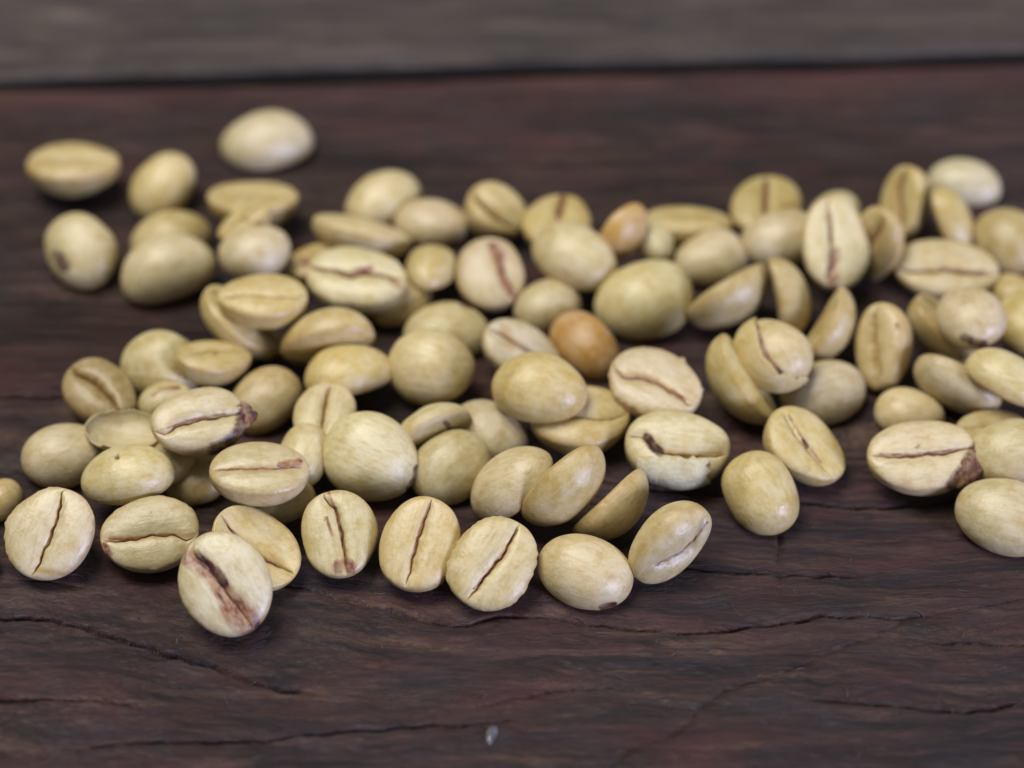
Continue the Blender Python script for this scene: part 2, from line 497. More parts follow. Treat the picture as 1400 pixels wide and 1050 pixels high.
# --- back middle
bean('b12', (470, 579, 234, 312), 34, 142, -90, "long pale bean slanting upward at the very back of the middle cluster", c='p', r=.68)
bean('b14', (540, 641, 270, 339), -6, 138, -90, "oval pale bean with a bluish sheen, beside the slanting one at the back", c='p', r=.72)
bean('b13', (431, 558, 290, 358), -19, 80, 76, "thin bean seen edge on, lying behind a chipped grooved bean", c='k', r=.74, d=.7)
bean('b15', (637, 721, 246, 332), -42, 38, 65, "round ball shaped bean with a short slanting groove at the back", gl=[(645, 278), (665, 290), (690, 305)], c='y', r=.93, d=1.0, h=.5, g=.45, gw=.10)
bean('b29', (714, 809, 266, 328), 82, 48, 92, "bean with a brown groove end peeping out behind a large smooth bean", top=1, gl=[(770, 268), (764, 290), (762, 330)], c='y', st=[(0, 7, [(770, 272), (764, 292)])])
bean('b33', (878, 1002, 282, 325), -3, 68, 88, "long flat bean lying edge on behind a small orange bean", top=1, c='y', d=.6)
bean('b32', (868, 920, 306, 356), -62, 145, -80, "narrow white bean tip behind the biggest smooth bean", c='w', r=.7)
bean('b31', (816, 886, 278, 356), 52, 128, 140, "small orange bean at the back of the middle cluster", c='O', r=.76)
bean('b30', (728, 843, 300, 399), -34, 148, -80, "large smooth cream bean leaning over a brown grooved bean", c='p', r=.74)
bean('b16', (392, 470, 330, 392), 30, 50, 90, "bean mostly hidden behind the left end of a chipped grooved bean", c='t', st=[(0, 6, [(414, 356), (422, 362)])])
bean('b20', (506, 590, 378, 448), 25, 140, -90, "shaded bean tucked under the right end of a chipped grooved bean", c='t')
bean('b18', (560, 621, 328, 403), 78, 118, -95, "small narrow bean standing end on right of the chipped grooved bean", c='y', r=.72, taper=.1)
bean('b17', (416, 558, 338, 428), -10, 36, 95, "pale bean with a long brown groove and chipped right end", gl=[(420, 362), (450, 368), (480, 376), (500, 372), (545, 380)], c='w', r=.74, g=.4, rag=.5,
     st=[(0, 4, [(425, 364), (450, 370), (478, 374)]), (0, 7, [(484, 374), (497, 370), (506, 368)]), (0, 5, [(536, 384), (545, 390)])])
bean('b19', (623, 718, 325, 426), -66, 27, 95, "face up bean with a wide reddish brown stripe down its right half", gl=[(672, 330), (680, 360), (692, 385), (702, 405)], c='k', r=.84, g=.22,
     st=[(0, 11, [(676, 338), (684, 352)]), (0, 7, [(684, 352), (684, 372), (692, 392), (702, 402)])])
bean('b25', (702, 796, 380, 450), 25, 142, -90, "pale green bean behind the orange brown bean", top=1, c='g', r=.82)
bean('b21', (550, 673, 413, 490), -6, 138, -90, "oval pale bean with a dark red mark on its upper edge", c='p', r=.74, st=[(1, 5, [(632, 416), (644, 418)])])
bean('b35', (925, 1019, 308, 394), 12, 148, -85, "pinkish brown oval bean with a bright sheen, in front of a flat edge on bean", c='k', r=.84)
bean('b34', (813, 947, 354, 466), 28, 150, -85, "biggest smooth cream bean in the middle, lying on its flat side", c='p', r=.78)
bean('b36', (938, 1053, 360, 450), 32, 108, 124, "crescent shaped tan bean on its edge, right of the biggest smooth bean", rock=0.04, c='t', r=.72, d=.8)
# --- left of centre
bean('c11', (270, 392, 392, 490), -38, 66, 46, "yellow bean seen as a crescent beneath a face up bean, left of centre", c='y', d=.75)
bean('c10', (299, 419, 373, 452), 4, 54, 84, "yellow face up bean resting in the hollow of a crescent bean", gl=[(305, 402), (345, 402), (375, 405), (412, 400)], c='y', r=.80, g=.30)
bean('c22', (383, 513, 420, 500), 12, 66, -82, "bean on its edge with a deep dark groove facing forward", top=1, gl=[(395, 480), (415, 486), (450, 478), (500, 470)], c='y', g=.55, gw=.13)
bean('c23', (424, 531, 464, 548), 16, 118, -88, "bean with a rim line in front of the deep grooved one", c='y', r=.78)
bean('c27', (660, 766, 434, 530), -32, 38, 60, "face up bean with a wedge of brown groove, behind a yellow oval bean", c='w', g=.45, st=[(2, 9, [(690, 455), (700, 470)])])
bean('c26', (752, 846, 423, 522), -48, 150, -70, "orange brown smooth bean in the middle of the pile", c='o', r=.70)
bean('c24', (527, 653, 451, 552), -14, 156, -80, "large round pinkish bean with a bluish sheen in the centre", c='k', r=.84)
bean('c83', (720, 866, 530, 622), 8, 44, 88, "face up bean lying under a yellow oval bean", gl=[(730, 572), (780, 568), (855, 566)], c='y', r=.76, g=.35)
bean('c28', (672, 803, 480, 579), -9, 152, -80, "yellow oval bean resting across a face up bean in the middle", c='y', r=.76)
bean('c84', (827, 966, 477, 576), -27, 37, 88, "pale bean with slanting groove and ragged whitish edge, right of middle", gl=[(845, 512), (880, 515), (905, 526), (935, 545), (960, 556)], c='p', r=.78, g=.2, rag=1.2,
     st=[(2, 5, [(860, 508), (895, 522), (935, 544)]), (0, 4, [(918, 534), (938, 546)])])
bean('c82', (612, 722, 546, 636), -34, 142, -80, "plain tan bean behind two beans lying side by side", c='g', r=.8)
bean('c80', (545, 642, 548, 625), 25, 62, -60, "bean with a curled groove end above a grey green shiny one", c='p', g=.5, gw=.12, st=[(1, 4, [(609, 578), (614, 584)])])
bean('c81', (563, 669, 584, 694), 40, 152, -80, "grey green shiny bean right of the egg shaped cream bean", c='g', r=.86)
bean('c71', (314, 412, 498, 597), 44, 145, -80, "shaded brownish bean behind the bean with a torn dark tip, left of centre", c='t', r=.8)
bean('c66', (165, 277, 450, 552), -15, 158, -80, "dull round bean with a pinhole, behind the left cluster", c='g', r=.88, st=[(2, 5, [(200, 500), (202, 504)])])
bean('c67', (246, 340, 462, 531), 6, 64, 76, "small bean lying face up against the round bean with a pinhole", c='y', r=.74, st=[(0, 3, [(293, 484), (297, 483)])])
bean('c69', (194, 262, 527, 570), 20, 140, -90, "bean with peeling orange skin, mostly hidden behind the torn tip bean", c='k', st=[(0, 4, [(208, 541), (222, 532), (245, 530)])])
bean('c68', (81, 191, 492, 584), -38, 40, 80, "brownish yellow bean with a deep slanting groove at the left edge of the pile", gl=[(106, 508), (130, 520), (155, 545), (172, 560)], c='b', r=.80, g=.5, gw=.08, h=.5)
bean('c73', (28, 146, 579, 668), 10, 150, -85, "large dull round bean at the left end of the pile", c='g', r=.82)
bean('c72', (112, 228, 561, 620), -8, 56, 88, "empty thin half shell lying open side up", husk=1, c='g', r=.8)
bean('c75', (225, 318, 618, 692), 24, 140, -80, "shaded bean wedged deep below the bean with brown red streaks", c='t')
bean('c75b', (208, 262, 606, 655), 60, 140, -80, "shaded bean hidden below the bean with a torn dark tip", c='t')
bean('c70', (205, 338, 529, 624), 10, 30, 70, "grooved bean with a torn dark red tip at its right end", gl=[(222, 592), (240, 580), (275, 571), (325, 563)], c='p', r=.74, g=.4, h=.45,
     st=[(1, 13, [(335, 570), (332, 590), (318, 606), (296, 616)]), (0, 3, [(230, 585), (262, 574), (308, 566)])], tip=((330, 556), (345, 566), (338, 580)))
bean('c78', (394, 494, 529, 610), 80, 36, 92, "face up bean with a straight groove behind the egg shaped cream bean", gl=[(449, 532), (444, 560), (440, 585)], c='p', r=.8, g=.3, st=[(2, 4, [(448, 535), (441, 575)])])
bean('c77', (380, 446, 572, 676), 70, 150, -80, "bean with a blue sheen squeezed between the red streaked and egg shaped beans", c='p', r=.75)
bean('c74', (107, 243, 609, 689), 9, 142, -80, "long smooth bean with a tiny dark nick, above the left front row", c='k', r=.68, st=[(1, 2, [(158, 628), (163, 622)])])
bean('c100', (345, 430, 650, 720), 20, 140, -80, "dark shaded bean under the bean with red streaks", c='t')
bean('e93', (408, 521, 674, 787), -78, 20, 92, "face up bean with frayed red brown groove, under the egg shaped bean", gl=[(445, 668), (458, 695), (467, 725), (472, 765)], c='p', r=.86, g=.35, gw=.05,
     st=[(0, 4, [(448, 670), (460, 700), (466, 730), (472, 760)]), (0, 4, [(446, 708), (454, 732)]), (0, 10, [(462, 775), (472, 770), (480, 776)])])
bean('c79', (437, 574, 564, 684), -22, 166, -80, "egg shaped cream bean with a frayed dark red right tip", c='w', r=.86, taper=-.06,
     st=[(1, 5, [(570, 640), (568, 655), (558, 668)])])
bean('c76', (290, 419, 601, 696), 3, 50, 84, "face up bean with broken brown red streaks along its groove", gl=[(305, 638), (350, 639), (385, 637), (410, 633)], c='p', r=.80, g=.12, gw=.05, h=.30,
     gs=.95, st=[(0, 6, [(384, 637), (396, 634), (409, 632)])])
# --- right, back
bean('d37', (998, 1096, 240, 312), 84, 46, 95, "tan bean with brown groove standing behind a dull green bean at the back right", top=1, gl=[(1048, 244), (1047, 280), (1047, 320)], c='t', g=.4, st=[(0, 5, [(1047, 252), (1046, 290)]), (0, 4, [(1068, 283), (1090, 278)])])
bean('d40', (1100, 1180, 264, 320), 40, 145, -85, "bean mostly hidden behind the upright bean with a brown lower groove", c='p')
bean('d38', (1016, 1118, 284, 368), 18, 146, -85, "dull green bean below the tan grooved one at the back right", c='g', r=.8)
bean('d42', (1200, 1273, 227, 332), 76, 55, 168, "bean with a wide orange brown groove standing at the back right", gl=[(1236, 232), (1228, 265), (1228, 318)], c='y', r=.76, g=.45, gw=.14, st=[(2, 9, [(1232, 240), (1226, 270), (1230, 295)])])
bean('d41', (1168, 1234, 277, 388), 72, 62, 200, "bean with a hooked brown groove right of the upright one", c='y', r=.74, g=.45, st=[(2, 6, [(1205, 312), (1200, 335)])])
bean('d43', (1262, 1373, 219, 279), -8, 138, -90, "pale oval bean at the back right corner of the pile", c='w', r=.72)
bean('d44', (1268, 1340, 262, 348), -62, 118, 200, "bean lying on edge below the pale back right corner bean", c='y', r=.72)
bean('d45', (1336, 1424, 278, 382), -52, 148, -70, "plain tan bean cut off by the right picture edge, behind", c='t', r=.8)
bean('d39', (1096, 1189, 267, 398), 89, 22, 60, "upright pale bean with a straight groove, brown at its lower end", gl=[(1134, 280), (1136, 320), (1140, 360), (1140, 392)], c='w', r=.72, g=.4, gw=.06,
     st=[(0, 4, [(1136, 290), (1137, 330)]), (0, 9, [(1141, 345), (1138, 370), (1140, 388)])])
bean('d46', (1225, 1363, 325, 414), -4, 32, 92, "long bean with a dark brown streak at the right of its groove", gl=[(1240, 368), (1290, 368), (1350, 372)], c='k', r=.70, g=.35,
     st=[(0, 4, [(1285, 366), (1305, 370), (1325, 372), (1348, 372)])])
bean('d47', (1046, 1113, 358, 458), -76, 104, 190, "curved bean on its edge above a bean with cracked skin", rock=0.16, c='y', r=.72, g=.4)
bean('d51', (1090, 1173, 394, 494), 62, 86, 150, "curved bean with a dark brown inner side, left of a black dotted bean", rock=0.14, c='y', r=.74, g=.5, gw=.14, st=[(2, 10, [(1125, 420), (1112, 445)])])
bean('d65', (1350, 1432, 372, 440), -30, 140, -90, "bean mostly hidden at the right picture edge behind a yellow one", c='t')
bean('d64', (1366, 1442, 392, 492), -60, 140, -80, "yellow bean cut by the right picture edge, beside the faint ridged bean", c='y')
bean('d49', (1238, 1340, 402, 498), -46, 62, 44, "tan bean seen as a crescent beneath a faint ridged bean at the right", c='t')
bean('d48', (1280, 1376, 391, 479), -58, 140, -70, "pinkish bean with a faint ridge and dark red lower tip at the right", c='k', r=.84, st=[(1, 6, [(1318, 461), (1336, 469), (1346, 470)])], ridge=.05)
bean('d50', (1166, 1251, 417, 532), 87, 46, 172, "upright bean with a tan groove and a tiny black dot", gl=[(1195, 422), (1195, 460), (1199, 512)], c='y', r=.74, g=.35, h=.5, st=[(2, 4, [(1196, 430), (1197, 500)]), (1, 3, [(1226, 444), (1227, 447)])])
bean('d54', (1066, 1184, 492, 584), 18, 146, -85, "dull green bean under the bean with cracked skin", c='g', r=.82)
bean('d53', (960, 1068, 461, 576), -56, 74, 32, "yellow kidney shaped bean with a notch on its inner side", rock=0.14, c='y', r=.74, g=.5, gw=.14, bend=-.12)
bean('d52', (1011, 1108, 432, 537), -48, 150, -60, "bean with cracked peeling skin showing a smooth inner kernel", c='k', r=.80, shell=1, st=[(1, 4, [(1062, 506), (1068, 509)]), (0, 5, [(1034, 446), (1038, 462), (1043, 478), (1052, 494), (1064, 505)])])
bean('d61', (1247, 1371, 485, 568), -29, 112, 58, "tan bean tapering to its right end, below the faint ridged bean", c='g', r=.70)
bean('d62', (1316, 1436, 477, 556), -24, 116, -112, "pale bean with a rim line at the right picture edge", c='p', r=.76)
bean('d63', (1306, 1406, 560, 602), 6, 52, 90, "bean with only its tan rim showing behind the bean with torn brown tip", top=1, c='t')
bean('d57', (1195, 1292, 529, 582), -10, 142, -90, "small pinkish white bean just behind the one with a torn brown tip", top=1, c='w', r=.8, tint=(1.0, .93, .88))
bean('d59', (1326, 1446, 568, 668), 10, 148, -80, "large pale bean at the right picture edge, behind the foremost right bean", c='p', r=.8)
bean('d55', (1043, 1156, 555, 665), -54, 40, 58, "face up bean with a slanting dark brown groove, right of centre", gl=[(1070, 558), (1078, 575), (1092, 598), (1104, 612), (1122, 634)], c='y', r=.80, g=.3, gw=.05,
     st=[(0, 3, [(1078, 568), (1098, 600)]), (1, 3, [(1098, 602), (1104, 611)]), (0, 3, [(1108, 614), (1122, 632)])])
bean('d56', (984, 1095, 618, 730), -58, 164, -75, "smooth round bean with a flattened patch, front right of centre", c='y', r=.84)
bean('d58', (1187, 1336, 573, 680), 3, 30, 88, "large face up bean with a torn reddish brown tip on its right", gl=[(1195, 621), (1225, 623), (1260, 620), (1300, 617), (1325, 610)], c='p', r=.74, g=.35, gw=.05,
     st=[(0, 3, [(1203, 621), (1250, 622), (1310, 614)]), (1, 15, [(1338, 618), (1326, 640), (1308, 664)]), (0, 3, [(1252, 612), (1256, 610)])],
     tip=((1326, 622), (1345, 616), (1334, 645), (1308, 668)))
bean('d60', (1300, 1452, 657, 758), -16, 154, -80, "foremost bean at the right picture edge, smooth and pale", c='p', r=.76)
# --- front middle
bean('e85', (856, 997, 560, 668), -8, 28, 88, "bean with dark purple hollow in its groove and a torn lower skin", gl=[(880, 596), (893, 610), (908, 617), (940, 622), (990, 619)], c='w', r=.77, g=.5, gw=.07, h=.4, flap=1,
     st=[(1, 7, [(885, 598), (893, 610), (902, 618)]), (2, 4, [(905, 617), (950, 622), (985, 620)])])
bean('e86', (642, 757, 611, 714), 32, 116, -40, "left one of two smooth beans lying side by side", c='p', r=.74, d=.9)
bean('e87', (711, 829, 608, 719), 43, 120, 128, "right one of two smooth beans lying side by side", rock=0.07, c='y', r=.70)
bean('e88', (782, 888, 642, 739), 42, 112, 132, "small crescent bean on its edge with a crumbly inner rim", rock=0.2, c='y', r=.66, d=.8, rag=.6, bend=.1)
bean('e89', (858, 974, 685, 798), 42, 52, -48, "pinkish bean with its groove turned to the lower right, front", gl=[(885, 782), (915, 765), (945, 748), (966, 716)], c='k', r=.76, g=.3, h=.55, gw=.06,
     st=[(0, 3, [(898, 772), (930, 756), (952, 735), (967, 714)])])
bean('e90', (734, 867, 730, 834), -14, 160, -80, "smooth oval bean with a purplish lower right tip in the front row", c='p', r=.76, st=[(1, 4, [(822, 830), (840, 826)]), (0, 3, [(822, 750), (825, 751)])])
bean('e92', (517, 631, 679, 809), 73, 18, 95, "yellowish face up bean with a steep groove, fourth from left in front row", gl=[(590, 684), (580, 710), (570, 740), (563, 765), (560, 782)], c='y', r=.86, g=.3, gw=.045, s=.10,
     st=[(0, 3, [(587, 690), (572, 730), (562, 770)])])
bean('e91', (612, 733, 702, 839), 54, 16, 92, "face up bean with slanting groove and rough pale lower rim in the front row", gl=[(706, 722), (698, 740), (686, 762), (668, 782), (650, 806)], c='p', r=.88, g=.3, gw=.045, rag=.7, s=.10,
     st=[(0, 3, [(708, 724), (692, 750), (668, 780), (648, 805)])])
bean('e96', (137, 273, 677, 784), 4, 26, 90, "face up bean with a level groove, second from left in front row", gl=[(142, 737), (180, 737), (210, 731), (240, 730), (268, 731)], c='p', r=.78, g=.4, gw=.05, rag=.5,
     st=[(2, 4, [(150, 735), (180, 736), (265, 731)]), (0, 3, [(150, 737), (185, 737)]), (0, 5, [(143, 745), (150, 757)])])
bean('e97', (5, 130, 665, 794), 68, 15, 110, "round face up bean with an S shaped groove at the left of the front row", gl=[(86, 668), (82, 690), (76, 712), (68, 735), (58, 755), (50, 775)], c='p', r=.90, g=.4, gw=.045, rag=.7, s=-.12,
     st=[(2, 5, [(50, 779), (92, 786)])])
bean('e94', (287, 414, 692, 808), -40, 34, 60, "hollow faced bean behind the foremost bean with a wide brown stripe", gl=[(345, 742), (360, 752), (378, 764), (392, 772)], c='y', r=.80, g=.35, gw=.05, h=.26, dish=.26,
     gs=.9, st=[(2, 6, [(372, 762), (386, 770)])])
bean('e95', (242, 374, 727, 870), -58, 12, 100, "foremost bean of all, face up with a wide frayed brown stripe", gl=[(262, 755), (280, 770), (300, 795), (318, 822), (340, 852)], c='w', r=.80, g=.10, gw=.07, h=.30, gs=.5,
     st=[(0, 13, [(256, 762), (268, 772)]), (0, 15, [(268, 765), (288, 785), (303, 805), (316, 825)]), (0, 24, [(322, 832), (336, 848), (344, 856)]), (1, 7, [(272, 762), (296, 782), (306, 798)]), (1, 4, [(350, 850), (352, 858)])])
bean('e98', (-42, 23, 655, 718), 30, 140, -80, "bean tip poking in at the left picture edge", c='t')
bean('e99', (-110, 4, 735, 800), 0, 140, -80, "sliver of a bean at the left picture edge beside the front row", c='t')


def bean_shape(seed, a, b, kw, NX=64, NF=48, ND=26):
    """points of one bean in millimetres: x along, +z the flat grooved face, -z the round back"""
    r = np.random.RandomState(seed)
    d = b * kw.get('d', 0.84) * r.uniform(.95, 1.05)
    h = b * kw.get('h', 0.29)
    g = b * kw.get('g', 0.30) * 0.30
    gw = 0.014 + kw.get('gw', 0.05) * 0.24
    s = kw.get('s', r.uniform(-.06, .06))
    bend = kw.get('bend', r.uniform(-.04, .04))
    taper = kw.get('taper', r.uniform(-.06, .06))
    dish = kw.get('dish', 0.0) * b
    rag = kw.get('rag', 0.15)
    u = np.linspace(0, np.pi, NX + 1)[1:-1]
    x = -np.cos(u)
    rr = np.sin(u) ** r.uniform(.90, .98)
    tau = np.linspace(-1, 1, NF + 1)
    psf = np.pi / 2 - (np.pi / 2) * np.sign(tau) * np.abs(tau) ** 1.55       # right rim to left rim over the face
    q = np.cos(psf)[::-1]                                                   # +1 .. -1? ordered below
    q = -np.sort(-q)
    psd = np.linspace(np.pi, 2 * np.pi, ND + 1)[1:-1]
    Xg, Q = np.meshgrid(x, q, indexing='ij')
    R = np.repeat(rr[:, None], len(q), 1)
    qc = s * np.sin(np.pi * Xg * 0.9) + 0.03 * np.sin(5 * Xg + r.uniform(0, 6))
    if kw.get('qc') is not None:
        qc = np.interp(Xg, *kw['qc']) + 0.012 * np.sin(14 * Xg + 1) + 0.008 * np.sin(31 * Xg)
    step_ = r.choice([-1, 1]) * 0.10
    qc = np.clip(qc, -.47, .47)
    Q0 = Q
    Q = Q0 + qc * (1 - Q0 ** 2)
    top = h * np.sqrt(np.clip(1 - np.abs(Q) ** 2.9, 0, 1))
    end = np.clip(1 - np.abs(Xg) ** 6, 0, 1)
    wav = 1 + .35 * np.sin(Xg * 9 + r.uniform(0, 6)) + .2 * np.sin(Xg * 23 + r.uniform(0, 6))
    top = top - g * end * np.exp(-(Q0 / (gw * wav)) ** 2) - 0.40 * h * np.exp(-np.abs(Q0 / 0.17) ** 1.4) * end
    top = top + step_ * h * np.tanh(Q0 / .05) * np.exp(-(Q0 / .3) ** 2)
    top = top - dish * np.clip(1 - (Q / .82) ** 2, 0, 1) * end
    zf = top * R ** 0.85
    yf = b * R * Q
    Xd, PS = np.meshgrid(x, psd, indexing='ij')
    Rd = np.repeat(rr[:, None], len(psd), 1)
    yd = b * Rd * np.sign(np.cos(PS)) * np.abs(np.cos(PS)) ** 0.94
    zd = d * Rd * np.sin(PS)
    if kw.get('ridge'):
        zd = zd - d * kw['ridge'] * np.exp(-((PS - 1.5 * np.pi) / 0.10) ** 2) * Rd
    Xa = np.concatenate([Xg, Xd], 1) * a
    Y = np.concatenate([yf, yd], 1)
    Z = np.concatenate([zf, zd], 1)
    rim = np.concatenate([np.exp(-((1 - np.abs(Q)) / 0.035)), np.exp(-np.abs(np.sin(PS)) / 0.07)], 1)
    rimw = np.concatenate([np.exp(-((1 - np.abs(Q)) / 0.10)), np.exp(-np.abs(np.sin(PS)) / 0.22)], 1)
    cent = np.concatenate([np.exp(-(Q0 / (gw * 1.25)) ** 2) * end, np.zeros_like(yd)], 1)
    # ragged skin edge at the rim
    jag = r.normal(0, 1, Xa.shape[0])
    jag = np.convolve(jag, [.25, .5, .25], 'same')
    sidem = (np.sign(Y) * 0.5 + 0.5)
    jj = np.where(sidem > .5, jag[:, None], np.roll(jag, 17)[:, None])
    Y = Y + np.sign(Y) * rim * rag * 0.16 * jj
    Z = Z + rim * rag * 0.14 * np.abs(jj)
    xn = Xa / a
    Y = Y * (1 + taper * xn) + bend * b * (xn ** 2 - .35)
    Z = Z * (1 + .5 * taper * xn) + kw.get('rock', r.uniform(-.03, .05)) * a * (xn ** 2 - .3)
    # gentle unevenness
    for k in range(6):
        w = r.normal(0, 1, 3); w /= np.linalg.norm(w); f = r.uniform(.35, .95); ph = r.uniform(0, 6.28)
        n = np.sin((Xa * w[0] + Y * w[1] + Z * w[2]) * f + ph) * 0.020
        Xa = Xa * (1 + n * .6); Y = Y * (1 + n); Z = Z * (1 + n)
    for k in range(3):
        i_, j_ = r.randint(4, Xa.shape[0] - 4), r.randint(0, Xa.shape[1])
        p_ = np.array([Xa[i_, j_], Y[i_, j_], Z[i_, j_]])
        d2 = (Xa - p_[0]) ** 2 + (Y - p_[1]) ** 2 + (Z - p_[2]) ** 2
        w = np.exp(-d2 / r.uniform(1.2, 2.2) ** 2) * r.uniform(.03, .075) * r.choice([1, 1, -.6])
        Xa = Xa * (1 - w * .5); Y = Y * (1 - w); Z = Z * (1 - w)
    NPn = Xa.shape[1]
    pts = np.stack([Xa, Y, Z], -1).reshape(-1, 3)
    e0 = pts[:NPn].mean(0); e1 = pts[-NPn:].mean(0)
    e0[0] -= a * .002; e1[0] += a * .002
    pts = np.concatenate([pts, [e0], [e1]])
    nr = len(x)
    idx = np.arange(nr * NPn).reshape(nr, NPn)
    A = idx[:-1]; C = idx[1:]
    quads = np.stack([A, C, np.roll(C, -1, 1), np.roll(A, -1, 1)], -1).reshape(-1, 4)
    i0, i1 = nr * NPn, nr * NPn + 1
    c0 = np.stack([np.full(NPn, i0), idx[0], np.roll(idx[0], -1)], 1)
    c1 = np.stack([np.full(NPn, i1), np.roll(idx[-1], -1), idx[-1]], 1)
    tri = np.concatenate([quads[:, [0, 1, 2]], quads[:, [0, 2, 3]], c0, c1])
    ctr = pts.mean(0)
    fc = pts[tri].mean(1) - ctr
    if (np.cross(pts[tri[:, 1]] - pts[tri[:, 0]], pts[tri[:, 2]] - pts[tri[:, 0]]) * fc).sum() < 0:
        tri = tri[:, ::-1].copy()
    endt = np.clip((np.abs(np.concatenate([Xg, Xd], 1)) - .80) / .2, 0, 1) ** 2
    wide = np.concatenate([np.exp(-(Q0 / .07) ** 2) * end, np.zeros_like(yd)], 1)
    tan = np.concatenate([np.clip(0.60 * rimw + 0.35 * cent + 0.42 * wide + .35 * endt, 0, 1).ravel(), [0.5, 0.5]])
    cen2 = np.concatenate([cent.ravel(), [0, 0]])
    return pts, tri, tan, cen2


def husk_shape(seed, a, b, kw):
    """an empty half shell of skin, 0.25 mm thick, with a chipped lip"""
    r = np.random.RandomState(seed)
    NU, NV = 48, 26
    u = np.linspace(0, 2 * np.pi, NU, endpoint=False)
    lip = 0.05 * np.convolve(np.tile(r.normal(0, 1, NU), 3), [.2, .6, .2], 'same')[NU:2 * NU]
    lip[30:34] -= .18
    vs_ = np.linspace(0, 1, NV)
    P = []
    for inner in (0, 1):
        k = 1 - inner * 0.045
        for v in vs_:
            ang = v * (np.pi / 2 + lip)
            P.append(np.stack([a * k * np.cos(u) * np.sin(ang), b * k * np.sin(u) * np.sin(ang), -b * .62 * k * np.cos(ang)], -1))
    pts = np.concatenate(P)
    idx = np.arange(2 * NU * NV).reshape(2, NV, NU)
    f = []
    for s_ in (0, 1):
        A, C = idx[s_, :-1], idx[s_, 1:]
        qd = np.stack([A, C, np.roll(C, -1, 1), np.roll(A, -1, 1)], -1).reshape(-1, 4)
        f.append(qd[:, ::-1] if s_ == 0 else qd)
    A, C = idx[0, -1], idx[1, -1]
    f.append(np.stack([A, C, np.roll(C, -1), np.roll(A, -1)], -1))
    f = np.concatenate(f)
    tri = np.concatenate([f[:, [0, 1, 2]], f[:, [0, 2, 3]]])
    return pts, tri, np.zeros(len(pts)), None


def pose(th, al, ph):
    th, al, ph = map(math.radians, (th, al, ph))
    n = np.array([math.sin(al) * math.cos(ph), math.sin(al) * math.sin(ph), math.cos(al)])
    e = np.array([math.cos(th), math.sin(th), 0.0])
    if abs(n[2]) > 0.25:
        e[2] = np.clip(-(n[0] * e[0] + n[1] * e[1]) / n[2], -1.6, 1.6)
    e = e - n * (e @ n)
    e /= np.linalg.norm(e)
    return np.stack([e, np.cross(n, e), n], axis=1)    # columns: bean axes in camera space


placed = []      # (centre, radius, bvh of the shrunk bean)
tris_of = {}
LIFT = {}


def shrunk_tree(P, c, tri, k=0.885):
    return BVHTree.FromPolygons([tuple(p) for p in (c + (P - c) * k)], [tuple(t) for t in tri], all_triangles=True)


